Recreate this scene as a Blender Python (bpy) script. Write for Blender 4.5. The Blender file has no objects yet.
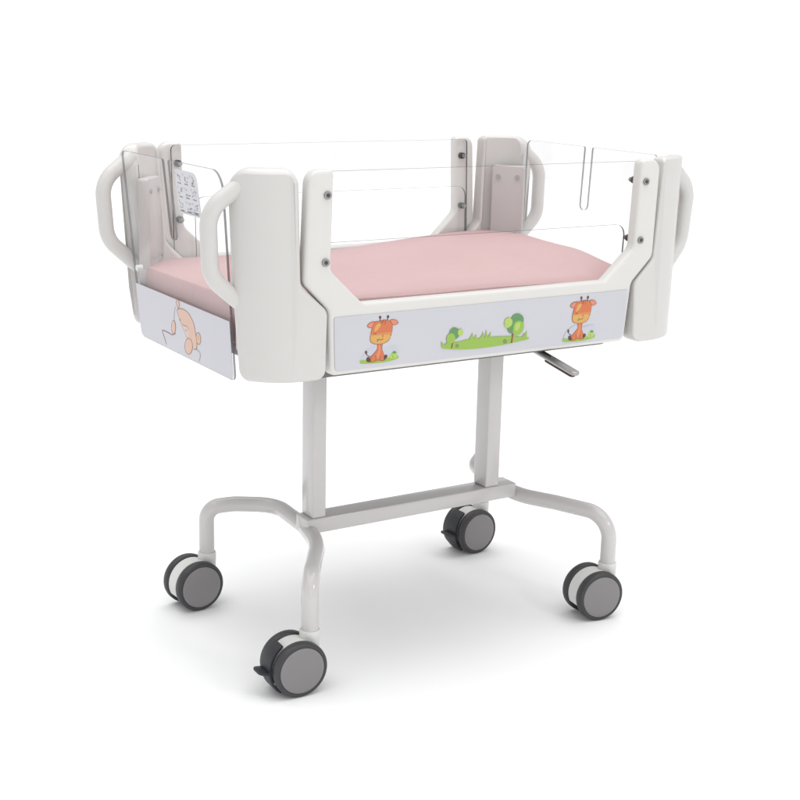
import bpy, bmesh, math, random
from math import sin, cos, pi, radians
from mathutils import Vector, Matrix
random.seed(3)
S = bpy.context.scene
COL = S.collection
XC, YC = -0.012, 0.035          # centre of the crib tub
GZ = 0.008                      # floor height

# ------------------------------------------------------------------ materials
def principled(name, color, rough=0.5, metal=0.0, spec=0.5, bump=0.0, bscale=200, mottled=0.0, coat=0.0):
    m = bpy.data.materials.new(name); m.use_nodes = True
    nt = m.node_tree; b = nt.nodes['Principled BSDF']
    b.inputs['Base Color'].default_value = (*color, 1)
    b.inputs['Roughness'].default_value = rough
    b.inputs['Metallic'].default_value = metal
    b.inputs['Specular IOR Level'].default_value = spec
    b.inputs['Coat Weight'].default_value = coat
    b.inputs['Coat Roughness'].default_value = 0.07
    tc = nt.nodes.new('ShaderNodeTexCoord')
    if mottled > 0:
        n = nt.nodes.new('ShaderNodeTexNoise'); n.inputs['Scale'].default_value = 9; n.inputs['Detail'].default_value = 5
        nt.links.new(tc.outputs['Object'], n.inputs['Vector'])
        mx = nt.nodes.new('ShaderNodeMix'); mx.data_type = 'RGBA'
        mx.inputs[6].default_value = (*[c*(1-mottled) for c in color], 1)
        mx.inputs[7].default_value = (*[min(1, c*(1+mottled)) for c in color], 1)
        nt.links.new(n.outputs['Fac'], mx.inputs[0]); nt.links.new(mx.outputs[2], b.inputs['Base Color'])
    if bump > 0:
        n2 = nt.nodes.new('ShaderNodeTexNoise'); n2.inputs['Scale'].default_value = bscale; n2.inputs['Detail'].default_value = 3
        nt.links.new(tc.outputs['Object'], n2.inputs['Vector'])
        bp = nt.nodes.new('ShaderNodeBump'); bp.inputs['Strength'].default_value = bump; bp.inputs['Distance'].default_value = 0.001
        nt.links.new(n2.outputs['Fac'], bp.inputs['Height']); nt.links.new(bp.outputs['Normal'], b.inputs['Normal'])
    return m

M = {}
M['plastic']  = principled('white_plastic', (0.58, 0.568, 0.551), 0.36, bump=0.05, bscale=500, mottled=0.012)
M['board']    = principled('side_board_plastic', (0.63, 0.622, 0.597), 0.32, bump=0.04, bscale=500, mottled=0.012)
M['handle']   = principled('handle_plastic', (0.58, 0.568, 0.552), 0.34, bump=0.04, bscale=500)
M['cover']    = principled('cover_plastic', (0.46, 0.425, 0.42), 0.45)
M['paint']    = principled('painted_steel', (0.565, 0.545, 0.54), 0.2, spec=0.5, coat=0.4, bump=0.04, bscale=300)
M['collar']   = principled('castor_white_plastic', (0.66, 0.66, 0.645), 0.4)
M['tyre']     = principled('grey_tyre_rubber', (0.040, 0.040, 0.043), 0.5, mottled=0.08)
M['cap']      = principled('grey_wheel_cap', (0.215, 0.205, 0.21), 0.42, mottled=0.05)
M['black']    = principled('dark_plastic', (0.022, 0.023, 0.028), 0.5)
M['steel']    = principled('brushed_steel', (0.36, 0.36, 0.36), 0.32, metal=0.45, bump=0.1, bscale=120)
M['bolt']     = principled('bolt_steel', (0.30, 0.30, 0.30), 0.35, metal=0.7)
M['boltdark'] = principled('bolt_socket', (0.05, 0.05, 0.05), 0.5)
M['panel']    = principled('picture_panel_print', (0.515, 0.515, 0.555), 0.30, mottled=0.015)
M['red']      = principled('dark_red_rubber', (0.06, 0.01, 0.014), 0.5)
M['tray']     = principled('base_tray', (0.15, 0.137, 0.132), 0.5)  # dark tone puts the shade under the tub into the tray's colour
M['card']     = principled('card_white', (0.60, 0.60, 0.63), 0.5)
M['ink']      = principled('card_ink', (0.13, 0.13, 0.16), 0.7)
def ink(n, c): M[n] = principled('print_'+n, c, 0.35)
ink('orange', (0.56, 0.15, 0.055)); ink('orange_light', (0.62, 0.22, 0.10)); ink('orange_dark', (0.24, 0.055, 0.02))
ink('amber', (0.60, 0.33, 0.085)); ink('amber_mid', (0.58, 0.225, 0.07)); ink('brown', (0.09, 0.03, 0.025)); ink('pink_ear', (0.60, 0.22, 0.18))
ink('green', (0.26, 0.42, 0.06)); ink('green_light', (0.38, 0.52, 0.11)); ink('green_dark', (0.10, 0.25, 0.09)); ink('trunk', (0.22, 0.07, 0.02))
ink('haze', (0.480, 0.497, 0.553)); ink('bear', (0.62, 0.40, 0.31)); ink('bear_line', (0.20, 0.09, 0.07)); ink('thread', (0.36, 0.27, 0.33))
ink('bear_pale', (0.60, 0.46, 0.42)); ink('stone', (0.16, 0.24, 0.10))

# pink cloth of the mattress
def cloth():
    m = principled('pink_mattress_cloth', (0.55, 0.36, 0.37), 0.75, spec=0.25)
    nt = m.node_tree; b = nt.nodes['Principled BSDF']
    tc = nt.nodes.new('ShaderNodeTexCoord')
    n = nt.nodes.new('ShaderNodeTexNoise'); n.inputs['Scale'].default_value = 5; n.inputs['Detail'].default_value = 3
    nt.links.new(tc.outputs['Object'], n.inputs['Vector'])
    mx = nt.nodes.new('ShaderNodeMix'); mx.data_type = 'RGBA'
    mx.inputs[6].default_value = (0.445, 0.272, 0.276, 1); mx.inputs[7].default_value = (0.500, 0.326, 0.328, 1)
    nt.links.new(n.outputs['Fac'], mx.inputs[0]); nt.links.new(mx.outputs[2], b.inputs['Base Color'])
    mpn = nt.nodes.new('ShaderNodeMapping'); mpn.inputs['Rotation'].default_value = (0, 0, .5); mpn.inputs['Scale'].default_value = (1, 2.6, 1)
    n3 = nt.nodes.new('ShaderNodeTexNoise'); n3.inputs['Scale'].default_value = 4.5; n3.inputs['Detail'].default_value = 4; n3.inputs['Distortion'].default_value = .6
    bp3 = nt.nodes.new('ShaderNodeBump'); bp3.inputs['Strength'].default_value = 0.55; bp3.inputs['Distance'].default_value = 0.012
    nt.links.new(tc.outputs['Object'], mpn.inputs['Vector']); nt.links.new(mpn.outputs[0], n3.inputs['Vector']); nt.links.new(n3.outputs['Fac'], bp3.inputs['Height'])
    n2 = nt.nodes.new('ShaderNodeTexNoise'); n2.inputs['Scale'].default_value = 900
    nt.links.new(tc.outputs['Object'], n2.inputs['Vector'])
    bp = nt.nodes.new('ShaderNodeBump'); bp.inputs['Strength'].default_value = 0.12; bp.inputs['Distance'].default_value = 0.0006
    nt.links.new(n2.outputs['Fac'], bp.inputs['Height']); nt.links.new(bp3.outputs['Normal'], bp.inputs['Normal']); nt.links.new(bp.outputs['Normal'], b.inputs['Normal'])
    return m
M['cloth'] = cloth()

def acrylic(name, tint, haze):
    m = bpy.data.materials.new(name); m.use_nodes = True
    nt = m.node_tree; nt.nodes.clear()
    out = nt.nodes.new('ShaderNodeOutputMaterial')
    tr = nt.nodes.new('ShaderNodeBsdfTransparent'); tr.inputs[0].default_value = (*tint, 1)
    gl = nt.nodes.new('ShaderNodeBsdfGlossy'); gl.inputs['Roughness'].default_value = 0.03; gl.inputs[0].default_value = (.9, .9, .9, 1)
    df = nt.nodes.new('ShaderNodeBsdfDiffuse'); df.inputs[0].default_value = (.8, .8, .8, 1)
    lw = nt.nodes.new('ShaderNodeLayerWeight'); lw.inputs[0].default_value = 0.5
    pw = nt.nodes.new('ShaderNodeMath'); pw.operation = 'POWER'; pw.inputs[1].default_value = 4.0
    fr = nt.nodes.new('ShaderNodeMath'); fr.operation = 'MULTIPLY_ADD'; fr.inputs[1].default_value = 0.25; fr.inputs[2].default_value = 0.025
    nt.links.new(lw.outputs['Facing'], pw.inputs[0]); nt.links.new(pw.outputs[0], fr.inputs[0])
    mh = nt.nodes.new('ShaderNodeMixShader'); mh.inputs[0].default_value = haze
    mx = nt.nodes.new('ShaderNodeMixShader')
    nt.links.new(tr.outputs[0], mh.inputs[1]); nt.links.new(df.outputs[0], mh.inputs[2])
    nt.links.new(fr.outputs[0], mx.inputs[0]); nt.links.new(mh.outputs[0], mx.inputs[1]); nt.links.new(gl.outputs[0], mx.inputs[2])
    nt.links.new(mx.outputs[0], out.inputs[0])
    return m
M['acrylic'] = acrylic('clear_acrylic', (0.999, 0.999, 0.999), 0.006)
M['acrylic_end'] = acrylic('clear_acrylic_end', (0.998, 0.998, 0.998), 0.03)
def edge_mat(name, col, mixf):
    m = bpy.data.materials.new(name); m.use_nodes = True
    nt = m.node_tree; nt.nodes.clear()
    out = nt.nodes.new('ShaderNodeOutputMaterial')
    tr = nt.nodes.new('ShaderNodeBsdfTransparent'); tr.inputs[0].default_value = (.75, .75, .76, 1)
    df = nt.nodes.new('ShaderNodeBsdfDiffuse'); df.inputs[0].default_value = (*col, 1)
    mx = nt.nodes.new('ShaderNodeMixShader'); mx.inputs[0].default_value = mixf
    nt.links.new(tr.outputs[0], mx.inputs[1]); nt.links.new(df.outputs[0], mx.inputs[2]); nt.links.new(mx.outputs[0], out.inputs[0])
    return m
M['edge_end'] = edge_mat('end_pane_cut_edge', (0.20, 0.20, 0.21), 0.75)
M['edge'] = edge_mat('acrylic_cut_edge', (0.05, 0.05, 0.055), 0.95)

# ------------------------------------------------------------------ helpers
def link(name, me, mats, parent=None, smooth=True, angle=35):
    for m in (mats if isinstance(mats, (list, tuple)) else [mats]): me.materials.append(M[m])
    if smooth:
        for p in me.polygons: p.use_smooth = True
        me.set_sharp_from_angle(angle=radians(angle))
    o = bpy.data.objects.new(name, me); COL.objects.link(o)
    if parent: o.parent = parent
    return o
def finish(bm, name, mats, parent=None, smooth=True, angle=35, recalc=True):
    if recalc: bmesh.ops.recalc_face_normals(bm, faces=bm.faces)
    me = bpy.data.meshes.new(name); bm.to_mesh(me); bm.free()
    return link(name, me, mats, parent, smooth, angle)
def empty(name, loc=(0, 0, 0), parent=None):
    o = bpy.data.objects.new(name, None); o.location = loc; COL.objects.link(o)
    if parent: o.parent = parent
    return o

def round_poly(pts, radii, seg=6):
    """pts 2D, radii per corner -> rounded outline"""
    out = []; n = len(pts)
    for i in range(n):
        p = Vector(pts[i]); a = Vector(pts[i-1]); b = Vector(pts[(i+1) % n]); r = radii[i] if isinstance(radii, (list, tuple)) else radii
        da = (a-p); db = (b-p)
        if r <= 0: out.append((p.x, p.y)); continue
        ang = da.angle(db); t = min(r/math.tan(ang/2), da.length*.49, db.length*.49); rr = t*math.tan(ang/2)
        c = p + (da.normalized()+db.normalized()).normalized()*(rr/sin(ang/2))
        s = p+da.normalized()*t; e = p+db.normalized()*t
        a0 = math.atan2(s.y-c.y, s.x-c.x); a1 = math.atan2(e.y-c.y, e.x-c.x); d = a1-a0
        while d > pi: d -= 2*pi
        while d < -pi: d += 2*pi
        for k in range(seg+1):
            th = a0+d*k/seg; out.append((c.x+rr*cos(th), c.y+rr*sin(th)))
    return out

def slab(outline, t, bevel=0.0, seg=3, cuts_x=(), face_mat=0, rim_mat=0):
    """prism in local (x,z), thickness y 0..t ; returns bmesh"""
    bm = bmesh.new()
    vs = [bm.verts.new((x, 0, z)) for x, z in outline]
    f = bm.faces.new(vs); f.material_index = face_mat
    r = bmesh.ops.extrude_face_region(bm, geom=[f])
    nv = [g for g in r['geom'] if isinstance(g, bmesh.types.BMVert)]
    bmesh.ops.translate(bm, verts=nv, vec=(0, t, 0))
    for g in bm.faces:
        g.normal_update()
        g.material_index = face_mat if abs(g.normal.y) > .5 else rim_mat
    if bevel > 0:
        es = [e for e in bm.edges if len(e.link_faces) == 2 and abs(abs(e.link_faces[0].normal.y)-abs(e.link_faces[1].normal.y)) > .5]
        bmesh.ops.bevel(bm, geom=es, offset=bevel, segments=seg, profile=0.5, affect='EDGES')
    for x in cuts_x:
        bmesh.ops.bisect_plane(bm, geom=bm.verts[:]+bm.edges[:]+bm.faces[:], plane_co=(x, 0, 0), plane_no=(1, 0, 0))
    return bm

def box_bm(bm, c, s, rot=None, mat=0):
    g = bmesh.ops.create_cube(bm, size=1)
    m = Matrix.Translation(c) @ (rot.to_4x4() if rot else Matrix.Identity(4)) @ Matrix.Diagonal((*s, 1))
    bmesh.ops.transform(bm, matrix=m, verts=g['verts'])
    for v in g['verts']:
        for f in v.link_faces: f.material_index = mat
    return g['verts']
def cyl_bm(bm, c, r, h, axis='Z', seg=32, mat=0, r2=None):
    g = bmesh.ops.create_cone(bm, cap_ends=True, segments=seg, radius1=r, radius2=r if r2 is None else r2, depth=h)
    rot = {'Z': Matrix.Identity(4), 'Y': Matrix.Rotation(radians(90), 4, 'X'), 'X': Matrix.Rotation(radians(90), 4, 'Y')}[axis]
    bmesh.ops.transform(bm, matrix=Matrix.Translation(c) @ rot, verts=g['verts'])
    for v in g['verts']:
        for f in v.link_faces: f.material_index = mat
    return g['verts']

def fillet3(pts, rad, seg=8):
    out = [Vector(pts[0])]
    for i in range(1, len(pts)-1):
        p = Vector(pts[i]); a = Vector(pts[i-1])-p; b = Vector(pts[i+1])-p
        ang = a.angle(b); r = rad[i-1] if isinstance(rad, (list, tuple)) else rad
        if abs(ang-pi) < 1e-3: out.append(p); continue
        t = min(r/math.tan(ang/2), a.length*.48, b.length*.48)
        s = p+a.normalized()*t; e = p+b.normalized()*t
        # true arc
        rr = t*math.tan(ang/2); c = p+(a.normalized()+b.normalized()).normalized()*(rr/sin(ang/2))
        v0 = s-c; v1 = e-c; om = v0.angle(v1)
        for k in range(seg+1):
            u = k/seg
            out.append(c+(v0*sin((1-u)*om)+v1*sin(u*om))/sin(om))
    out.append(Vector(pts[-1]))
    return out
def tube(path, r, seg=24, radfun=None, squash=None):
    bm = bmesh.new(); rings = []; n = len(path)
    T = []
    for i in range(n):
        d = (path[min(i+1, n-1)]-path[max(i-1, 0)]).normalized(); T.append(d)
    up = Vector((0, 0, 1)) if abs(T[0].z) < .9 else Vector((0, 1, 0))
    N = (up-T[0]*up.dot(T[0])).normalized()
    for i in range(n):
        N = (N-T[i]*N.dot(T[i])).normalized(); B = T[i].cross(N)
        rr = r*(radfun(i/(n-1)) if radfun else 1)
        rings.append([bm.verts.new(path[i]+(N*cos(2*pi*k/seg)+B*sin(2*pi*k/seg))*rr) for k in range(seg)])
    for i in range(n-1):
        for k in range(seg):
            bm.faces.new((rings[i][k], rings[i][(k+1) % seg], rings[i+1][(k+1) % seg], rings[i+1][k]))
    bm.faces.new(rings[0]); bm.faces.new(rings[-1])
    return bm
def lathe(profile, seg=48, axis='Y'):
    """profile (r, h) -> surface around axis"""
    bm = bmesh.new(); rings = []
    for r, h in profile:
        rings.append([bm.verts.new((r*cos(2*pi*k/seg), h, r*sin(2*pi*k/seg))) if axis == 'Y' else
                      bm.verts.new((r*cos(2*pi*k/seg), r*sin(2*pi*k/seg), h)) for k in range(seg)])
    for i in range(len(rings)-1):
        for k in range(seg):
            bm.faces.new((rings[i][k], rings[i][(k+1) % seg], rings[i+1][(k+1) % seg], rings[i+1][k]))
    bm.faces.new(rings[0]); bm.faces.new(rings[-1])
    return bm

# ------------------------------------------------------------------ setting: white sweep floor
bm = bmesh.new()
n = 96; rad = 9.0
c0 = bm.verts.new((0, 0, GZ)); ring = [bm.verts.new((rad*cos(2*pi*k/n), rad*sin(2*pi*k/n), GZ)) for k in range(n)]
for k in range(n): bm.faces.new((c0, ring[k], ring[(k+1) % n]))
fm = principled('studio_floor', (0.925, 0.93, 0.935), 0.9, spec=0.0); M['floor'] = fm
floor = finish(bm, 'floor', 'floor', smooth=False); floor['kind'] = 'structure'

# ------------------------------------------------------------------ the crib
crib = empty('baby_crib', (0, 0, GZ))
crib['label'] = 'white wheeled hospital baby crib with clear acrylic sides and giraffe picture panel'
crib['category'] = 'crib'
INV = Matrix.Translation((0, 0, -GZ))
def place(o):                     # meshes are in world coordinates; the root sits on the floor
    if o.parent is crib: o.matrix_parent_inverse = INV
    return o

KX, KY = 0.05, 0.045
BACK = .018
def flare(x, y, z):               # tub corners lean slightly outwards
    return x+math.copysign(KX*(z-.72), x), y+math.copysign(KY*(z-.72), y)

R_ARC, X_ST, HY = 0.10, 0.35, 0.293
# plan curve of a corner moulding: straight along the side, then bending ever more towards the end
S0, TH_MAX, C_LEN, C_POW = .335, radians(71), .131, 1.25
CURVE = [(0, S0, HY, 0)]
_u, _v, _n = S0, HY, 260
for _k in range(_n):
    _s = (_k+.5)*.16/_n; _t = TH_MAX*(_s/C_LEN)**C_POW
    _u += cos(_t)*.16/_n; _v -= sin(_t)*.16/_n
    CURVE.append(((_k+1)*.16/_n, _u, _v, TH_MAX*(((_k+1)*.16/_n)/C_LEN)**C_POW))
def curve_at(s):
    q = max(0, s-S0)*_n/.16; k = min(int(q), _n-1); f = q-k
    a, b = CURVE[k], CURVE[k+1]
    return a[1]+(b[1]-a[1])*f, a[2]+(b[2]-a[2])*f, a[3]+(b[3]-a[3])*f
def corner_map(s, d, z, sx, sy):
    """s along the outside of the corner, d inwards"""
    tp = min(1, max(0, (.675-z)/.115)); q = max(0, min(1, (s-.31)/.13)); q = q*q*(3-2*q)
    lx = (.022 if (sx < 0 and sy > 0) else .009 if sx < 0 else .017 if sy < 0 else .010)*tp*q
    if s > S0: s = S0+(s-S0)*(1-.07*tp)
    if s < S0: u, v = s, HY-d
    else:
        u, v, th = curve_at(s); u -= d*sin(th); v -= d*cos(th)
    x, y = flare(u-lx, v-.0028, z)
    return Vector((XC+(.0055*q if sx > 0 else .003)+sx*x, YC+sy*y-(BACK if sy > 0 else 0), z))

S_END = S0+C_LEN
cuts = [S0-.004+.0062*k for k in range(24)]
def make_post(sx, sy):
    se = S_END+(.003 if (sx < 0 and sy < 0) else 0)+((.001 if sx > 0 else -.006) if sy > 0 else 0); si = .3535 if sx < 0 else .3482
    i0, i1 = (.3055, .3055) if sx < 0 else (.2995, .3045)
    post_out = round_poly([(i0, .562), (i1, .668), (si, .7105), (si, .8845), (se+.004, .8845), (se, .562)],
                          [.016, .02, .02, .022 if sx < 0 else .010, .034, .018], 7)
    bm = slab(post_out, .034, bevel=.0085 if sx < 0 else .0045, seg=5, cuts_x=cuts)
    for v in bm.verts:
        d = v.co.y
        # heavier rounding towards the crown of the post
        if v.co.z > .855 and d < .02: d += .011*((v.co.z-.855)/.03)**2*1.0
        v.co = corner_map(v.co.x, d, v.co.z, sx, sy)
    p = place(finish(bm, 'corner_post', 'plastic', crib, angle=30))
    wn = p.modifiers.new('wn', 'WEIGHTED_NORMAL'); wn.keep_sharp = True
    # handle
    hu, hv = {(-1, -1): (.4715, .2265), (-1, 1): (.4700, .2265), (1, -1): (.4690, .2265), (1, 1): (.471, .2265)}[(sx, sy)]
    def HC(z): x, y = flare(hu, hv, z); return Vector((XC+sx*x, YC+sy*y-(BACK if sy > 0 else 0), z))
    th = S0+C_LEN*.86
    a = corner_map(th, .024, .866, sx, sy); b = corner_map(th, .024, .668, sx, sy)
    pts = [a, HC(.822), HC(.722), b]
    path = fillet3(pts, [.05, .05], 12)
    h = place(finish(tube(path, .0132, 28, radfun=lambda u: 1), 'handle', 'handle', p, angle=60))
    # inner cover box with screws (flat box across the inside of the corner)
    p0 = Vector((.372, .250)); p1 = Vector((.416, .200))
    dirv = (p1-p0).normalized(); nrm = Vector((-dirv.y, dirv.x))
    if nrm.dot(Vector((-1, -1))) < 0: nrm = -nrm
    L = (p1-p0).length
    bm = slab(round_poly([(0, .60), (L, .60), (L, .828), (0, .828)], .006, 4), .02, bevel=.003, seg=2)
    for v in bm.verts:
        q = p0+dirv*v.co.x+nrm*v.co.y
        x, y = flare(q.x, q.y, v.co.z); v.co = Vector((XC+sx*x, YC+sy*y-(BACK if sy > 0 else 0), v.co.z))
    cv = place(finish(bm, 'cover_plate', 'cover', p))
    for (f, z) in ((.2, .806), (.8, .806), (.8, .69), (.2, .69)):
        q = p0+dirv*L*f+nrm*.0205
        x, y = flare(q.x, q.y, z)
        bm = bmesh.new(); cyl_bm(bm, (0, 0, 0), .0042, .003, 'Z', 16)
        rot = Vector((sx*nrm.x, sy*nrm.y, 0)).to_track_quat('Z', 'Y').to_matrix().to_4x4()
        bmesh.ops.transform(bm, matrix=Matrix.Translation((XC+sx*x, YC+sy*y-(BACK if sy > 0 else 0), z)) @ rot, verts=bm.verts[:])
        place(finish(bm, 'screw', 'steel', p))
    return p
for sx in (-1, 1):
    for sy in (-1, 1): make_post(sx, sy)

# side boards (U-shaped) --------------------------------------------------
bo = [(-.298, .5635), (-.3035, .668), (-.347, .7125), (-.344, .8825), (-.301, .8825), (-.3015, .730), (-.243, .6755),
      (.243, .6755), (.3015, .730), (.301, .8825), (.344, .8825), (.347, .7125), (.3035, .668), (.298, .5635)]
br = [.012, .02, .02, .02, .0085, .02, .010, .010, .02, .0085, .02, .02, .02, .012]
board_out = round_poly(bo, br, 6)
def bolt(parent, x, yo, yi, z, sy):
    """through bolt: recessed socket head outside, capped nut inside"""
    bm = bmesh.new()
    cyl_bm(bm, (x, yo+sy*.001, z), .0062, .0035, 'Y', 24, 0)
    cyl_bm(bm, (x, yo+sy*.0024, z), .0034, .0020, 'Y', 6, 1)
    place(finish(bm, 'bolt', ['bolt', 'boltdark'], parent))
    bm = bmesh.new(); a = yi-sy*.0075
    cyl_bm(bm, (x, a+sy*.003, z), .0062, .009, 'Y', 24, 1)
    cyl_bm(bm, (x, a-sy*.0045, z), .0040, .008, 'Y', 20, 0)
    cyl_bm(bm, (x, a-sy*.009, z), .0026, .003, 'Y', 16, 0)
    place(finish(bm, 'nut', ['bolt', 'boltdark'], parent))

# ---- printed artwork: thin coloured shapes lying on the panel
class Art:
    def __init__(s, mapf): s.bm = bmesh.new(); s.mats = []; s.map = mapf; s.k = 0
    def mi(s, m):
        if m not in s.mats: s.mats.append(m)
        return s.mats.index(m)
    def poly(s, pts, m):
        s.k += 1; h = .000010*s.k
        f = s.bm.faces.new([s.bm.verts.new(s.map(x, z, h)) for x, z in pts]); f.material_index = s.mi(m)
    def ell(s, cx, cz, rx, rz, m, rot=0, n=28, pw=1.0):
        c, sn = cos(radians(rot)), sin(radians(rot)); P = []
        for k in range(n):
            a = 2*pi*k/n; ca, sa = cos(a), sin(a)
            x = rx*math.copysign(abs(ca)**pw, ca); z = rz*math.copysign(abs(sa)**pw, sa)
            P.append((cx+x*c-z*sn, cz+x*sn+z*c))
        s.poly(P, m)
    def line(s, pts, w, m, w2=None):
        L = []; Rr = []; n = len(pts)
        for i in range(n):
            a = Vector(pts[max(i-1, 0)]); b = Vector(pts[min(i+1, n-1)]); d = (b-a).normalized(); nn = Vector((-d.y, d.x))
            ww = (w if w2 is None else w+(w2-w)*i/(n-1))*.5
            p = Vector(pts[i]); L.append(tuple(p+nn*ww)); Rr.append(tuple(p-nn*ww))
        s.k += 1; h = .000010*s.k
        lv = [s.bm.verts.new(s.map(x, z, h)) for x, z in L]; rv = [s.bm.verts.new(s.map(x, z, h)) for x, z in Rr]
        for i in range(n-1):
            f = s.bm.faces.new((lv[i], lv[i+1], rv[i+1], rv[i])); f.material_index = s.mi(m)
def smooth_closed(pts, k=4):
    out = []; n = len(pts)
    for i in range(n):
        p0, p1, p2, p3 = [Vector(pts[(i+j-1) % n]) for j in range(4)]
        for q in range(k):
            t = q/k
            out.append(tuple(.5*((2*p1)+(-p0+p2)*t+(2*p0-5*p1+4*p2-p3)*t*t+(-p0+3*p1-3*p2+p3)*t**3)))
    return out
def smooth_open(pts, k=5):
    out = []; n = len(pts)
    for i in range(n-1):
        p0 = Vector(pts[max(i-1, 0)]); p1 = Vector(pts[i]); p2 = Vector(pts[i+1]); p3 = Vector(pts[min(i+2, n-1)])
        for q in range(k):
            t = q/k
            out.append(tuple(.5*((2*p1)+(-p0+p2)*t+(2*p0-5*p1+4*p2-p3)*t*t+(-p0+3*p1-3*p2+p3)*t**3)))
    out.append(tuple(pts[-1])); return out

def giraffe(A, ox, oz, s, sz, mirror=1):
    """drawn in the 80x80 crop's frame: units of 1/10 px, origin at the feet"""
    def T(pts): return [(ox+mirror*(x-380)*s, oz+(640-y-.10*(x-380))*sz) for x, y in pts]
    def P(pts, m, k=4): A.poly(smooth_closed(T(pts), k), m)
    P([(230, 560), (330, 480), (420, 500), (560, 470), (600, 560), (560, 640), (400, 655), (230, 650)], 'haze')
    # grass
    P([(205, 628), (240, 622), (330, 628), (450, 612), (520, 596), (592, 585), (590, 612), (500, 640), (390, 656), (260, 662), (205, 655)], 'green')
    for gx, gy in ((215, 640), (235, 640), (480, 612), (500, 608), (585, 594)): A.poly(T([(gx-8, gy), (gx-3, gy-28), (gx+8, gy)]), 'green')
    # small bush
    P([(505, 600), (510, 565), (540, 532), (572, 545), (582, 580), (570, 605), (530, 612)], 'green_light')
    P([(530, 548), (548, 530), (572, 540), (568, 556), (545, 560)], 'green_dark'); A.line(T([(538, 605), (542, 578)]), 7*s, 'green_dark')
    P([(520, 570), (528, 560), (536, 572), (527, 582)], 'green')
    # tail
    A.line(smooth_open(T([(315, 588), (285, 580), (266, 562), (262, 545)])), 7*s, 'brown')
    P([(250, 545), (255, 525), (270, 528), (272, 555), (260, 562)], 'brown')
    # body + neck
    P([(375, 455), (372, 500), (345, 545), (312, 585), (300, 640), (345, 645), (380, 628), (420, 634), (455, 628), (462, 590), (440, 550), (424, 505), (424, 455)], 'orange_dark', 5)
    P([(379, 455), (376, 502), (350, 548), (318, 588), (306, 634), (345, 640), (380, 622), (420, 629), (449, 623), (456, 590), (436, 550), (419, 505), (419, 455)], 'orange', 5)
    P([(386, 470), (388, 520), (370, 570), (378, 610), (398, 590), (404, 540), (404, 470)], 'orange_light', 5)
    A.line(smooth_open(T([(358, 575), (364, 605), (360, 636)])), 5*s, 'orange_dark'); A.line(smooth_open(T([(412, 575), (408, 605), (414, 632)])), 5*s, 'orange_dark')
    # hooves
    P([(268, 600), (292, 590), (308, 612), (312, 640), (285, 645), (268, 630)], 'brown')
    P([(446, 580), (470, 568), (482, 582), (474, 605), (455, 620), (445, 612)], 'brown')
    # horns
    for (x0, y0, x1, y1) in ((392, 215, 388, 172), (466, 208, 468, 165)):
        A.line(T([(x0, y0), (x1, y1)]), 9*s, 'brown'); P([(x1-11, y1+2), (x1-2, y1-12), (x1+12, y1-4), (x1+10, y1+16), (x1-4, y1+18)], 'brown')
    # ears
    for pts in ([(340, 222), (305, 222), (275, 240), (261, 268), (280, 286), (315, 286), (332, 268)], [(490, 205), (525, 195), (560, 205), (580, 232), (560, 252), (528, 258), (508, 240)]):
        P(pts, 'orange_dark')
        cx = sum(p[0] for p in pts)/7; cy = sum(p[1] for p in pts)/7
        P([(cx+(x-cx)*.87, cy+(y-cy)*.84) for x, y in pts], 'orange_light'); P([(cx+(x-cx)*.60, cy+(y-cy)*.5) for x, y in pts], 'pink_ear')
    # head
    H = [(340, 222), (390, 212), (430, 200), (475, 208), (512, 232), (522, 290), (512, 360), (492, 415), (450, 445), (390, 460), (330, 452), (298, 425), (296, 370), (306, 310), (318, 260)]
    P(H, 'orange_dark'); P([(410+(x-410)*.965, 330+(y-330)*.965) for x, y in H], 'orange')
    P([(300, 352), (350, 345), (420, 338), (470, 332), (514, 332), (509, 360), (489, 411), (448, 440), (390, 454), (332, 447), (302, 421), (300, 385)], 'amber_mid')
    P([(302, 376), (350, 366), (420, 360), (508, 358), (488, 408), (448, 438), (390, 452), (334, 445), (304, 420)], 'amber')
    P([(335, 322), (345, 275), (366, 245), (392, 240), (396, 262), (372, 300), (350, 322)], 'amber')
    for pts in ([(428, 205), (420, 225), (412, 248)], [(440, 208), (444, 228), (440, 250)], [(418, 212), (404, 228), (398, 240)]): A.line(smooth_open(T(pts)), 6*s, 'orange_dark')
    A.line(smooth_open(T([(326, 352), (342, 345), (360, 350)])), 6*s, 'brown'); A.line(smooth_open(T([(420, 358), (428, 372), (418, 378)])), 5*s, 'brown')
    A.line(smooth_open(T([(382, 402), (400, 412), (420, 406), (428, 392)])), 6*s, 'orange_dark')
    P([(366, 425), (368, 405), (384, 402), (382, 420), (374, 432)], 'green_dark')
    A.line(smooth_open(T([(508, 350), (504, 362), (505, 372)])), 5*s, 'brown')

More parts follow.
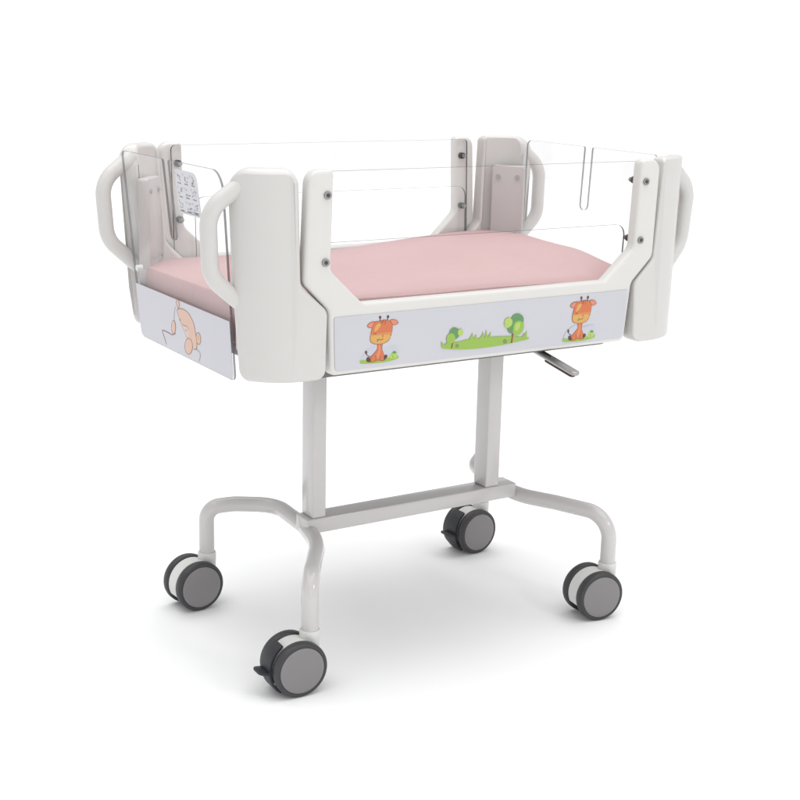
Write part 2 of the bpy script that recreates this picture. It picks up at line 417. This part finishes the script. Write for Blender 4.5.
def hill(A, X0, Z0, s, sz):
    """100 px crop drawn at 8x: units 1/8 px; origin (380,385)"""
    sh = .125
    def T(pts): return [(X0+(x-380)*s, Z0+(385-y-(x-380)*sh)*sz) for x, y in pts]
    def P(pts, m, k=4): A.poly(smooth_closed(T(pts), k), m)
    P([(22, 372), (60, 352), (140, 338), (250, 312), (380, 298), (480, 288), (600, 284), (730, 290), (722, 306), (640, 325), (520, 352), (380, 374), (250, 388), (120, 392), (40, 388)], 'green', 5)
    for gx, gy, h in ((250, 315, 45), (268, 312, 52), (285, 312, 40), (335, 305, 42), (358, 303, 52), (380, 302, 66), (398, 300, 50), (690, 288, 36), (705, 288, 52), (35, 362, 28), (55, 358, 26)):
        A.poly(T([(gx-13, gy+8), (gx+(gx % 7-3)*6, gy-h), (gx+13, gy+6)]), 'green')
    A.line(T([(101, 384), (108, 338)]), 11*s, 'trunk')
    P([(80, 262), (105, 232), (140, 236), (160, 262), (152, 300), (120, 318), (88, 300)], 'green_dark')
    P([(150, 250), (170, 238), (188, 258), (182, 285), (158, 290), (146, 272)], 'green_light'); P([(58, 310), (72, 280), (105, 275), (125, 300), (120, 335), (90, 350), (64, 340)], 'green')
    P([(130, 368), (138, 352), (152, 352), (160, 366), (150, 378), (136, 378)], 'stone'); P([(518, 325), (528, 308), (545, 310), (554, 326), (543, 340), (526, 340)], 'stone')
    A.line(T([(590, 336), (600, 262)]), 15*s, 'trunk', 10*s)
    P([(575, 150), (600, 118), (640, 112), (675, 135), (680, 180), (660, 230), (600, 262), (565, 255), (548, 215)], 'green_dark', 5)
    P([(520, 185), (530, 155), (560, 143), (585, 165), (582, 200), (550, 222), (528, 212)], 'green_light'); P([(598, 225), (605, 185), (640, 165), (680, 180), (686, 225), (662, 262), (622, 276), (600, 258)], 'green', 5)
    P([(612, 218), (620, 190), (645, 178), (655, 200), (640, 235), (620, 240)], 'green_light')

def make_board(sy):
    T_ = .024
    bm = slab(board_out, T_, bevel=.0062, seg=4, cuts_x=(-.32, -.29, -.26, -.235, 0, .235, .26, .29, .32))
    def mp(x, d, z):
        y = HY-(.002 if sy < 0 else .008)-d; y = y+KY*(z-.72)
        return Vector((XC+x, YC+sy*y, z))
    for v in bm.verts: v.co = mp(v.co.x, v.co.y, v.co.z)
    b = place(finish(bm, 'side_board', 'board', crib, angle=30))
    # picture panel set on the board
    po = round_poly([(-.290, .5705), (.290, .5705), (.2945, .657), (-.2945, .657)], [.008, .008, .003, .003], 5)
    bm = slab(po, .0012, face_mat=0, rim_mat=0)
    for v in bm.verts: v.co = mp(v.co.x, -.0002-v.co.y, v.co.z)
    if sy < 0:
        place(finish(bm, 'picture_panel', 'panel', b, smooth=False))
        A = Art(lambda x, z, h: Vector((x, YC-(HY-.002+.0014+KY*(z-.72))-h-.0002, z)))
        giraffe(A, -.2262, .5795, .000180, .000154)
        giraffe(A, .1765, .5765, .000180, .000160)
        hill(A, -.0175, .5795, .000247, .000226)
        place(finish(A.bm, 'picture', A.mats, b, smooth=False, recalc=False))
    else:
        place(finish(bm, 'picture_panel', 'panel', b, smooth=False))
    for x in (-.3125, .3125):
        for z in (.845, .7436):
            hb = .002 if sy < 0 else .008; yo = YC+sy*(HY-hb+KY*(z-.72)); yi = YC+sy*(HY-hb-.024+KY*(z-.72))
            bolt(b, XC+x, yo, yi, z, sy)
    return b
for sy in (-1, 1): make_board(sy)

# acrylic side sheets -----------------------------------------------------
def sheet(name, outline, t, mapf, mat='acrylic', bev=0):
    bm = slab(outline, t, face_mat=0, rim_mat=1)
    for v in bm.verts: v.co = mapf(v.co.x, v.co.y, v.co.z)
    return place(finish(bm, name, [mat, 'edge_end' if mat == 'acrylic_end' else 'edge'], crib, smooth=False))
for sy in (-1, 1):
    def mpu(x, d, z): return Vector((XC+x, YC+sy*(.2655-(.006 if sy > 0 else 0)-d+KY*(z-.72)), z))
    sheet('side_pane', round_poly([(-.325, .60), (.325, .60), (.325, .8775), (-.325, .8775)], .008, 4), .004, mpu)
for sy, x0, x1, zt in ((-1, -.302, .3035, .768), (1, -.284, .318, .784)):
    def mpl(x, d, z): return Vector((XC+x, YC+sy*(.2595-(.006 if sy > 0 else 0)-d+KY*(z-.72)), z))
    sheet('lower_side_pane', round_poly([(x0, .60), (x1, .60), (x1, zt), (x0, zt)], [.004, .004, .02, .02], 8), .0035, mpl)

# end panels with hose slot -----------------------------------------------
def end_panel(sx, kx, x_b, yc, hw_b, yt, hw_t, zb, zt, slot_y, slot_w, slot_z, rt):
    y0, y1 = yc-hw_b, yc+hw_b; t0, t1 = yt-hw_t, yt+hw_t
    pts = [(y0, zb), (y1, zb), (t1, zt), (slot_y+slot_w/2, zt), (slot_y+slot_w/2, slot_z), (slot_y-slot_w/2, slot_z), (slot_y-slot_w/2, zt), (t0, zt)]
    out = round_poly(pts, [.012, .012, rt[1], .004, slot_w/2-.0005, slot_w/2-.0005, .004, rt[0]], 9)
    def mp(y, d, z): return Vector((sx*(x_b+kx*(z-zb)-d)+XC, y, z))
    o = sheet('end_pane', out, .004, mp, 'acrylic_end')
    return o, mp
endL, mpL = end_panel(-1, .10, .4173, .0345, .1915, .0165, .2025, .549, .8775, .0275, .023, .747, (.03, .012))
endR, mpR = end_panel(1, .045, .4155, .033, .186, .033, .196, .549, .8795, .034, .023, .758, (.012, .012))
# clamps holding the end panes
for sx, mp in ((-1, mpL), (1, mpR)):
    for yy in (.205,):
        for z in (.675,):
            bm = bmesh.new(); p = mp(yy, .0025, z)
            cyl_bm(bm, p, -.0 + .0055, .010, 'X', 20); place(finish(bm, 'pane_clamp', 'collar', crib))
# printed sheet on the lower part of each end pane
for sx, mp in ((-1, mpL), (1, mpR)):
    out = round_poly([(.0345-.1900, .5505), (.0345+.1905, .5505), (.032+.1905, .646), (.032-.1955, .646)], [.010, .010, .002, .002], 5)
    bm = slab(out, .0008)
    for v in bm.verts: v.co = mp(v.co.x, -.0003-v.co.y, v.co.z)
    o = place(finish(bm, 'picture_sheet', 'panel', endL if sx < 0 else endR, smooth=False))
    if sx < 0:
        # sleeping bear drawing: (y,z) from the photo, y decreasing towards the viewer
        A = Art(lambda y, z, h: mpL(y, -.0013-h, z))
        def P(pts, m, k=4): A.poly(smooth_closed(pts, k), m)
        def PO(pts, fill, k=5, g=.0013):
            cy = sum(p[0] for p in pts)/len(pts); cz = sum(p[1] for p in pts)/len(pts)
            P(pts, 'bear_line', k)
            sy_ = max(abs(p[0]-cy) for p in pts); sz_ = max(abs(p[1]-cz) for p in pts)
            P([(cy+(a-cy)*(1-g*1.6/sy_), cz+(b-cz)*(1-g/sz_)) for a, b in pts], fill, k)
        PO([(0.0296, 0.6417), (0.0303, 0.6377), (0.0327, 0.6343), (0.0362, 0.6324), (0.0399, 0.6327), (0.0427, 0.6349), (0.0439, 0.6385), (0.0432, 0.6426), (0.0408, 0.646), (0.0373, 0.6478), (0.0337, 0.6475), (0.0309, 0.6453)], 'bear'); PO([(-0.0451, 0.5966), (-0.0435, 0.5911), (-0.0394, 0.5863), (-0.0341, 0.5837), (-0.0289, 0.5839), (-0.0253, 0.5869), (-0.0242, 0.5918), (-0.0259, 0.5974), (-0.0299, 0.6022), (-0.0353, 0.6048), (-0.0404, 0.6045), (-0.044, 0.6016)], 'bear'); P([(-0.0392, 0.5964), (-0.0379, 0.5936), (-0.0357, 0.5913), (-0.0331, 0.5902), (-0.031, 0.5904), (-0.0297, 0.592), (-0.0298, 0.5945), (-0.0311, 0.5973), (-0.0333, 0.5996), (-0.0359, 0.6007), (-0.038, 0.6005), (-0.0392, 0.5989)], 'amber')
        PO([(0.043, 0.6291), (0.0244, 0.6342), (0.0016, 0.6332), (-0.014, 0.6255), (-0.0236, 0.6147), (-0.0254, 0.6025), (-0.0271, 0.586), (-0.022, 0.574), (-0.0098, 0.5716), (-0.0057, 0.585), (0.0144, 0.586), (0.0242, 0.5973), (0.0341, 0.6083), (0.0409, 0.6177)], 'bear')
        P([(0.0279, 0.6084), (0.0191, 0.6064), (0.0063, 0.6066), (0.0042, 0.6011), (0.0034, 0.5928), (0.0114, 0.5874), (0.0179, 0.5921), (0.0249, 0.6004)], 'bear_pale')
        A.line(smooth_open([(0.0279, 0.6084), (0.0219, 0.6059), (0.0088, 0.6066), (0.0007, 0.6028)]), .0014, 'bear_line')
        PO([(-0.0073, 0.5758), (-0.003, 0.5679), (0.0049, 0.5611), (0.0144, 0.5573), (0.0229, 0.5575), (0.028, 0.5616), (0.0284, 0.5687), (0.0239, 0.5766), (0.0159, 0.5834), (0.0064, 0.5871), (-0.0019, 0.5868), (-0.0069, 0.5827)], 'bear'); PO([(0.0574, 0.5962), (0.0605, 0.5897), (0.0655, 0.5844), (0.0711, 0.5817), (0.0757, 0.5824), (0.0781, 0.5864), (0.0777, 0.5924), (0.0745, 0.599), (0.0695, 0.6043), (0.064, 0.6069), (0.0594, 0.6061), (0.057, 0.6022)], 'bear')
        A.line(smooth_open([(0.0494, 0.6322), (0.0567, 0.6213), (0.0622, 0.6074)]), .0014, 'thread'); A.line(smooth_open([(0.0617, 0.5848), (0.0767, 0.5791), (0.0955, 0.5795), (0.1204, 0.5787), (0.1161, 0.5689), (0.1088, 0.5559)]), .0016, 'bear_line'); A.line(smooth_open([(-0.0188, 0.5734), (-0.0322, 0.5713), (-0.0344, 0.5643), (-0.0252, 0.554)]), .0014, 'thread')
        A.line([(0.0357, 0.614), (0.0332, 0.6116)], .0026, 'brown'); A.line([(0.0157, 0.6), (0.0112, 0.5976)], .0018, 'bear_line')
        place(finish(A.bm, 'picture', A.mats, endL, smooth=False, recalc=False))

# instruction card -------------------------------------------------------
out = round_poly([(-.099, .797), (-.015, .797), (-.013, .866), (-.095, .866)], [.002, .002, .002, .014], 6)
bm = slab(out, .0008)
for v in bm.verts: v.co = mpL(v.co.x, -.0006-v.co.y, v.co.z)
card = place(finish(bm, 'instruction_card', 'card', endL, smooth=False))
A = Art(lambda y, z, h: mpL(y, -.0016-h*.3, z))
random.seed(11)
for r in range(3):
    for c in range(3):
        cy = -.027-.0265*c-.001*r; cz = .853-.0215*r
        A.line([(cy+.010, cz+.008), (cy+.0092, cz+.0055)], .0010, 'ink')      # item number
        for q in range(6):                                                   # small line pictograms
            y0 = cy+random.uniform(-.007, .006); z0 = cz+random.uniform(-.006, .005); a_ = random.choice((0, .5, 1.57, 2.3))+random.uniform(-.2, .2); l_ = random.uniform(.004, .009)
            A.line([(y0, z0), (y0+l_*.5*cos(a_), z0+l_*.5*sin(a_)), (y0+l_*cos(a_+.5)*.9, z0+l_*.6*sin(a_+.3))], random.choice((.0005, .0007, .0010)), 'ink')
        A.line([(cy+.006, cz-.0075), (cy-.007, cz-.0080)], .0012, 'ink')
A.line([(-.018, .8005), (-.094, .8005)], .0006, 'ink'); A.line([(-.062, .8035), (-.094, .8035)], .0006, 'ink')
place(finish(A.bm, 'card_print', A.mats, endL, smooth=False, recalc=False))

# base tray --------------------------------------------------------------
bm = slab(round_poly([(XC-.318, YC-.242), (XC+.300, YC-.242), (XC+.300, YC+.235), (XC-.318, YC+.235)], .02, 5), .038, bevel=.004, seg=2)
for v in bm.verts: v.co = Vector((v.co.x, v.co.z, .5500+v.co.y))
place(finish(bm, 'base_tray', 'tray', crib))
bm = slab(round_poly([(XC-.405, YC-.235), (XC+.402, YC-.235), (XC+.402, YC+.235), (XC-.405, YC+.235)], .03, 5), .018, bevel=.003, seg=2)
for v in bm.verts: v.co = Vector((v.co.x, v.co.z, .585+v.co.y))
place(finish(bm, 'mattress_deck', 'plastic', crib))

# columns, crossbar ------------------------------------------------------
def box_part(name, x0, x1, y0, y1, z0, z1, bev, mat):
    bm = bmesh.new(); box_bm(bm, ((x0+x1)/2, (y0+y1)/2, (z0+z1)/2), (x1-x0, y1-y0, z1-z0))
    bmesh.ops.bevel(bm, geom=bm.edges[:], offset=bev, segments=3, profile=.5, affect='EDGES')
    return place(finish(bm, name, mat, crib))
box_part('column', -.2035, -.1755, 0.000, .042, .2345, .5505, .003, 'paint')
box_part('column', .1775, .2095, 0.000, .042, .2345, .5505, .003, 'paint')
box_part('crossbar', -.214, .2505, -.002, .044, .206, .2345, .003, 'paint')
# leg frames -------------------------------------------------------------
ZR = .207
SA, SB, SC, SD = (-.303, -.176), (-.304, .238), (.344, -.177), (.338, .235)
pL = [(*SB, .105), (*SB, ZR-.006), (-.256, .216, ZR), (-.188, .172, ZR), (-.197, .040, ZR), (-.219, -.050, ZR), (*SA, ZR-.004), (*SA, .105)]
pR = [(*SD, .105), (*SD, ZR+.014), (.285, .190, ZR+.006), (.262, .10, ZR), (.262, -.005, ZR), (.297, -.072, ZR), (*SC, ZR-.002), (*SC, .105)]
for pts, rr in ((pL, [.05, .10, .08, .16, .30, .075]), (pR, [.05, .05, .05, .10, .14, .055])):
    place(finish(tube(fillet3(pts, rr, 14), .0147, 28), 'leg_frame', 'paint', crib, angle=60))

# castors ----------------------------------------------------------------
RW = .0480
def castor_meshes():
    d = {}
    # white housing between the wheels + collar; origin = wheel axle centre, stem at +x .026
    bm = bmesh.new()
    prof = []
    n = 20; a0, a1 = radians(35), radians(205)
    ro, ri = .0452, .032; w = .0155
    vs = []
    for k in range(n+1):
        a = a0+(a1-a0)*k/n
        vs.append([bm.verts.new((r*cos(a), y, r*sin(a))) for r, y in ((ri, -w), (ro-.002, -w), (ro, -w+.002), (ro, w-.002), (ro-.002, w), (ri, w))])
    for k in range(n):
        for j in range(6): bm.faces.new((vs[k][j], vs[k][(j+1) % 6], vs[k+1][(j+1) % 6], vs[k+1][j]))
    bm.faces.new(vs[0]); bm.faces.new(vs[-1])
    g = lathe([(.0140, .006), (.0155, .008), (.0176, .045), (.0176, .0545), (.0168, .0560), (.0140, .0560)], 32, 'Z')
    me = bpy.data.meshes.new('t'); g.to_mesh(me); g.free()
    nb = len(bm.verts); bm.from_mesh(me); bm.verts.ensure_lookup_table()
    for v in bm.verts[nb:]: v.co.x += .030
    bpy.data.meshes.remove(me)
    v2 = box_bm(bm, (.014, 0, .030), (.040, .0325, .022))
    d['housing'] = bm
    def to(bm, name, mats, angle=40):
        bmesh.ops.recalc_face_normals(bm, faces=bm.faces)
        me = bpy.data.meshes.new(name); bm.to_mesh(me); bm.free()
        for m in mats: me.materials.append(M[m])
        for p in me.polygons: p.use_smooth = True
        me.set_sharp_from_angle(angle=radians(angle)); return me
    out = {'housing': to(bm, 'castor', ['collar'])}
    # core (dark) axle block
    bm = bmesh.new(); cyl_bm(bm, (0, 0, 0), .030, .0330, 'Y', 32); out['core'] = to(bm, 'axle_block', ['black'])
    # tyre: outer face towards -y
    t = .0185
    prof = [(.010, t/2-.001), (RW-.004, t/2), (RW-.0012, t/2-.0015), (RW, t/2-.0045), (RW, -t/2+.0065), (RW-.0008, -t/2+.003), (RW-.003, -t/2+.0008), (RW-.0055, -t/2), (RW-.0072, -t/2+.0005), (RW-.0078, -t/2+.0022), (.010, -t/2+.0024)]
    out['tyre'] = to(lathe(prof, 72), 'tyre', ['tyre'], 50)
    prof = [(.002, -t/2+.0018), (RW-.0082, -t/2+.0018), (RW-.0080, -t/2+.0003), (RW-.0090, -t/2-.0003), (RW-.014, -t/2-.0008), (.020, -t/2-.0012), (.002, -t/2-.0014)]
    out['cap'] = to(lathe(prof, 72), 'wheel_cap', ['cap'], 50)
    # brake pedal
    bm = bmesh.new()
    n = 12
    vs = []
    for k in range(n+1):
        a = radians(122)+radians(112)*k/n
        ww = .0225+.004*sin(pi*k/n)
        r0 = .0484; r1 = .0525+.001*sin(pi*k/n)
        vs.append([bm.verts.new((r*cos(a), y, r*sin(a))) for r, y in ((r0, -ww*.68), (r1-.001, -ww*.68), (r1, -ww*.5), (r1, ww*.5), (r1-.001, ww*.68), (r0, ww*.68))])
    for k in range(n):
        for j in range(6): bm.faces.new((vs[k][j], vs[k][(j+1) % 6], vs[k+1][(j+1) % 6], vs[k+1][j]))
    bm.faces.new(vs[0]); bm.faces.new(vs[-1])
    # tongue
    lip = round_poly([(-.047, -.0175), (-.069, -.0175), (-.069, .0175), (-.047, .0175)], [.001, .010, .010, .001], 6)
    g = slab(lip, .0045, bevel=.0014, seg=2)
    me = bpy.data.meshes.new('t'); g.to_mesh(me); g.free(); nb = len(bm.verts); bm.from_mesh(me); bm.verts.ensure_lookup_table()
    for v in bm.verts[nb:]:
        x, y, z = v.co; v.co = Vector((x, z, -.006+y-.12*(x+.047)*-1*0+(.35*(-.047-x))*.5))
    bpy.data.meshes.remove(me)
    out['pedal'] = to(bm, 'brake_pedal', ['black'], 40)
    return out
CM = castor_meshes()
def add(name, me, parent, loc=(0, 0, 0), rz=0, inv=False):
    o = bpy.data.objects.new(name, me); COL.objects.link(o); o.location = loc; o.rotation_euler = (0, 0, rz); o.parent = parent
    if inv: o.matrix_parent_inverse = INV
    return o
def castor(stem, ang, brake):
    a = radians(ang)
    off = Matrix.Rotation(a, 3, 'Z') @ Vector((.030, 0, 0))
    c = add('castor', CM['housing'], crib, (stem[0]-off.x, stem[1]-off.y, GZ+RW), a, True)
    add('axle_block', CM['core'], c)
    for s in (-1, 1):
        rz = 0 if s < 0 else pi
        add('tyre', CM['tyre'], c, (0, s*.0255, 0), rz); add('wheel_cap', CM['cap'], c, (0, s*.0255, 0), rz)
    if brake:
        add('brake_pedal', CM['pedal'], c); c['label'] = 'castor with dark brake pedal'
castor(SA, -2, True); castor(SB, 4, False); castor(SC, -8, False); castor(SD, 4, True)

# tilt lever under the tub ----------------------------------------------
a = Vector((.160, -.06, .558)); t1 = Vector((.150, -.165, .540)); tip = Vector((.138, -.303, .5305))
def flatbar(p, q, w, h, mat, name, par, endr=True, dz=0):
    d = (q-p); L = d.length; X = d.normalized(); Yv = Vector((0, 0, 1)).cross(X).normalized(); Z = X.cross(Yv)
    out = round_poly([(0, -w/2), (L, -w/2), (L, w/2), (0, w/2)], [.002, w*.48, w*.48, .002], 8)
    bm = slab(out, h, bevel=min(h*.42, .003), seg=3)
    for v in bm.verts:
        v.co = p+X*v.co.x+Yv*v.co.z+Z*(v.co.y-h/2+dz)
    return place(finish(bm, name, mat, par))
lev = flatbar(a, tip, .017, .0075, 'steel', 'tilt_lever', crib)
flatbar(a+(tip-a)*.62, a+(tip-a)*.965, .013, .006, 'red', 'lever_pad', lev, dz=-.0058)
flatbar(a+(tip-a)*.20, a+(tip-a)*.66, .004, .0022, 'black', 'lever_groove', lev, dz=.0040)

# ------------------------------------------------------------------ mattress (lies in the crib)
def mattress():
    x0, x1, y0, y1 = XC-.411, XC+.412, YC-.250, YC+.250
    zb, zt = .6035, .668
    nx, ny = 72, 48
    bm = bmesh.new()
    def rr(x, y):     # keep the plan inside the rounded tub
        cx = (x0+x1)/2; cy = (y0+y1)/2; hx = (x1-x0)/2; hy = (y1-y0)/2
        r = .085; dx = abs(x-cx)-(hx-r); dy = abs(y-cy)-(hy-r)
        if dx > 0 and dy > 0:
            m = max(dx, dy); l = math.hypot(dx, dy)
            f = m/l; dx *= f; dy *= f
            x = cx+math.copysign(hx-r+dx, x-cx); y = cy+math.copysign(hy-r+dy, y-cy)
        return x, y
    def top(x, y):
        e = min(x-x0, x1-x, y-y0, y1-y)
        z = zt
        u = (x-x0)/(x1-x0); v = (y-y0)/(y1-y0)
        z += .0008*sin(u*5+1)*sin(v*4)+.0010*sin(u*13+v*6)
        st = lambda t: (lambda q: q*q*(3-2*q))(max(0, min(1, t)))
        g = math.exp(-((u-.93)/.16)**2-((v-.95)/.25)**2); z += .008*g+.018*st((v-.22)/.33+.10*sin(u*9))*st((u-.42)/.42)
        z += .008*math.exp(-(u/.45)**2)
        g2 = math.exp(-((u-.86+.10*(v-.4))/.10)**2-((v-.22)/.30)**2); z -= .010*g2
        z += .006*math.exp(-((v-.12)/.16)**2)*max(0, 1-abs(u-.55)*1.8)
        return z
    def S2(t): return t
    G = []
    for i in range(nx+1):
        row = []
        for j in range(ny+1):
            u = i/nx; v = j/ny
            # denser towards the edges
            u = .5-.5*cos(pi*u)*1.0 if False else u; x = x0+(x1-x0)*u; y = y0+(y1-y0)*v
            ex = min(i, nx-i); ey = min(j, ny-j); e = min(ex, ey)
            zz = top(x, y)
            if e == 0: zz -= .0055
            if e == 1: zz -= .0012
            if e == 2: zz -= .0002
            if e == 0: pass
            # pull ring 0 outward-ish rounding
            if e == 1:
                x += (-.009 if i == 1 else .009 if i == nx-1 else 0); y += (-.008 if j == 1 else .008 if j == ny-1 else 0)
            if e == 2:
                x += (-.013 if i == 2 else .013 if i == nx-2 else 0); y += (-.012 if j == 2 else .012 if j == ny-2 else 0)
            x, y = rr(x, y)
            row.append(bm.verts.new((x, y, zz)))
        G.append(row)
    for i in range(nx):
        for j in range(ny): bm.faces.new((G[i][j], G[i+1][j], G[i+1][j+1], G[i][j+1]))
    rim = [G[i][0] for i in range(nx+1)]+[G[nx][j] for j in range(1, ny+1)]+[G[i][ny] for i in range(nx-1, -1, -1)]+[G[0][j] for j in range(ny-1, 0, -1)]
    prev = rim; cx = (x0+x1)/2; cy = (y0+y1)/2
    for (f, off) in ((.35, .0015), (.7, .0015), (.93, 0), (1, -.006)):
        cur = []
        for v in rim:
            d = Vector((v.co.x-cx, v.co.y-cy, 0)).normalized()
            cur.append(bm.verts.new((v.co.x+d.x*off, v.co.y+d.y*off, v.co.z+(zb-v.co.z)*f)))
        for k in range(len(rim)): bm.faces.new((prev[k], cur[k], cur[(k+1) % len(rim)], prev[(k+1) % len(rim)]))
        prev = cur
    bm.faces.new(prev)
    bmesh.ops.translate(bm, verts=bm.verts[:], vec=(-cx, -cy, -zb))
    o = finish(bm, 'mattress', 'cloth', None, angle=48)
    o.location = (cx, cy, zb)
    o['label'] = 'thin pink cloth covered mattress lying inside the white baby crib'; o['category'] = 'mattress'
    return o
mattress()

# ------------------------------------------------------------------ lights, world, camera
w = bpy.data.worlds.new('World'); S.world = w; w.use_nodes = True
wt = w.node_tree
bg = wt.nodes['Background']; bg.inputs[1].default_value = 1.0
tc = wt.nodes.new('ShaderNodeTexCoord'); sp = wt.nodes.new('ShaderNodeSeparateXYZ'); rp = wt.nodes.new('ShaderNodeValToRGB')
wt.links.new(tc.outputs['Generated'], sp.inputs[0]); wt.links.new(sp.outputs['Z'], rp.inputs[0]); wt.links.new(rp.outputs[0], bg.inputs[0])
cr = rp.color_ramp; cr.interpolation = 'EASE'
def L(v): return (v, v, v*1.004, 1)
cr.elements[0].position = .09; cr.elements[0].color = L(1.04)
cr.elements[1].position = 1.0; cr.elements[1].color = L(2.25)
for p_, v_ in ((.18, .60), (.68, .60), (.88, 2.25)):
    e_ = cr.elements.new(p_); e_.color = L(v_)
def area(name, loc, target, size, power, col=(1, 1, 1), sy=None):
    l = bpy.data.lights.new(name, 'AREA'); l.energy = power; l.size = size; l.color = col
    if sy: l.shape = 'RECTANGLE'; l.size_y = sy
    o = bpy.data.objects.new(name, l); COL.objects.link(o); o.location = loc
    o.rotation_euler = (Vector(target)-Vector(loc)).to_track_quat('-Z', 'Y').to_euler(); return o
area('top_softbox', (0.0, 0.1, 3.4), (0, 0.05, 0), 2.4, 30, (1, .99, .975))
area('side_softbox', (.9, -2.6, 1.7), (0, 0, .4), .38, 9, (1, .98, .96))
area('front_softbox', (-.9, -3.0, 1.5), (0, 0, .4), .25, 4, (1, .99, .98))

cam = bpy.data.cameras.new('Camera'); co = bpy.data.objects.new('Camera', cam); COL.objects.link(co)
fw = Vector((0.51697, 0.81825, -0.25141)); rt = Vector((0.84832, -0.529, 0.02269)); up = rt.cross(fw).normalized()
rt = fw.cross(up).normalized()
co.matrix_world = Matrix(((rt.x, up.x, -fw.x, -1.32598), (rt.y, up.y, -fw.y, -2.06164), (rt.z, up.z, -fw.z, 1.06788), (0, 0, 0, 1)))
cam.sensor_width = 36; cam.lens = 1378.86/800*36; cam.clip_start = .05; cam.clip_end = 100
S.camera = co
S.view_settings.view_transform = 'Standard'; S.view_settings.look = 'None'; S.view_settings.exposure = 0; S.view_settings.gamma = 1
S.cycles.max_bounces = 12; S.cycles.transparent_max_bounces = 24
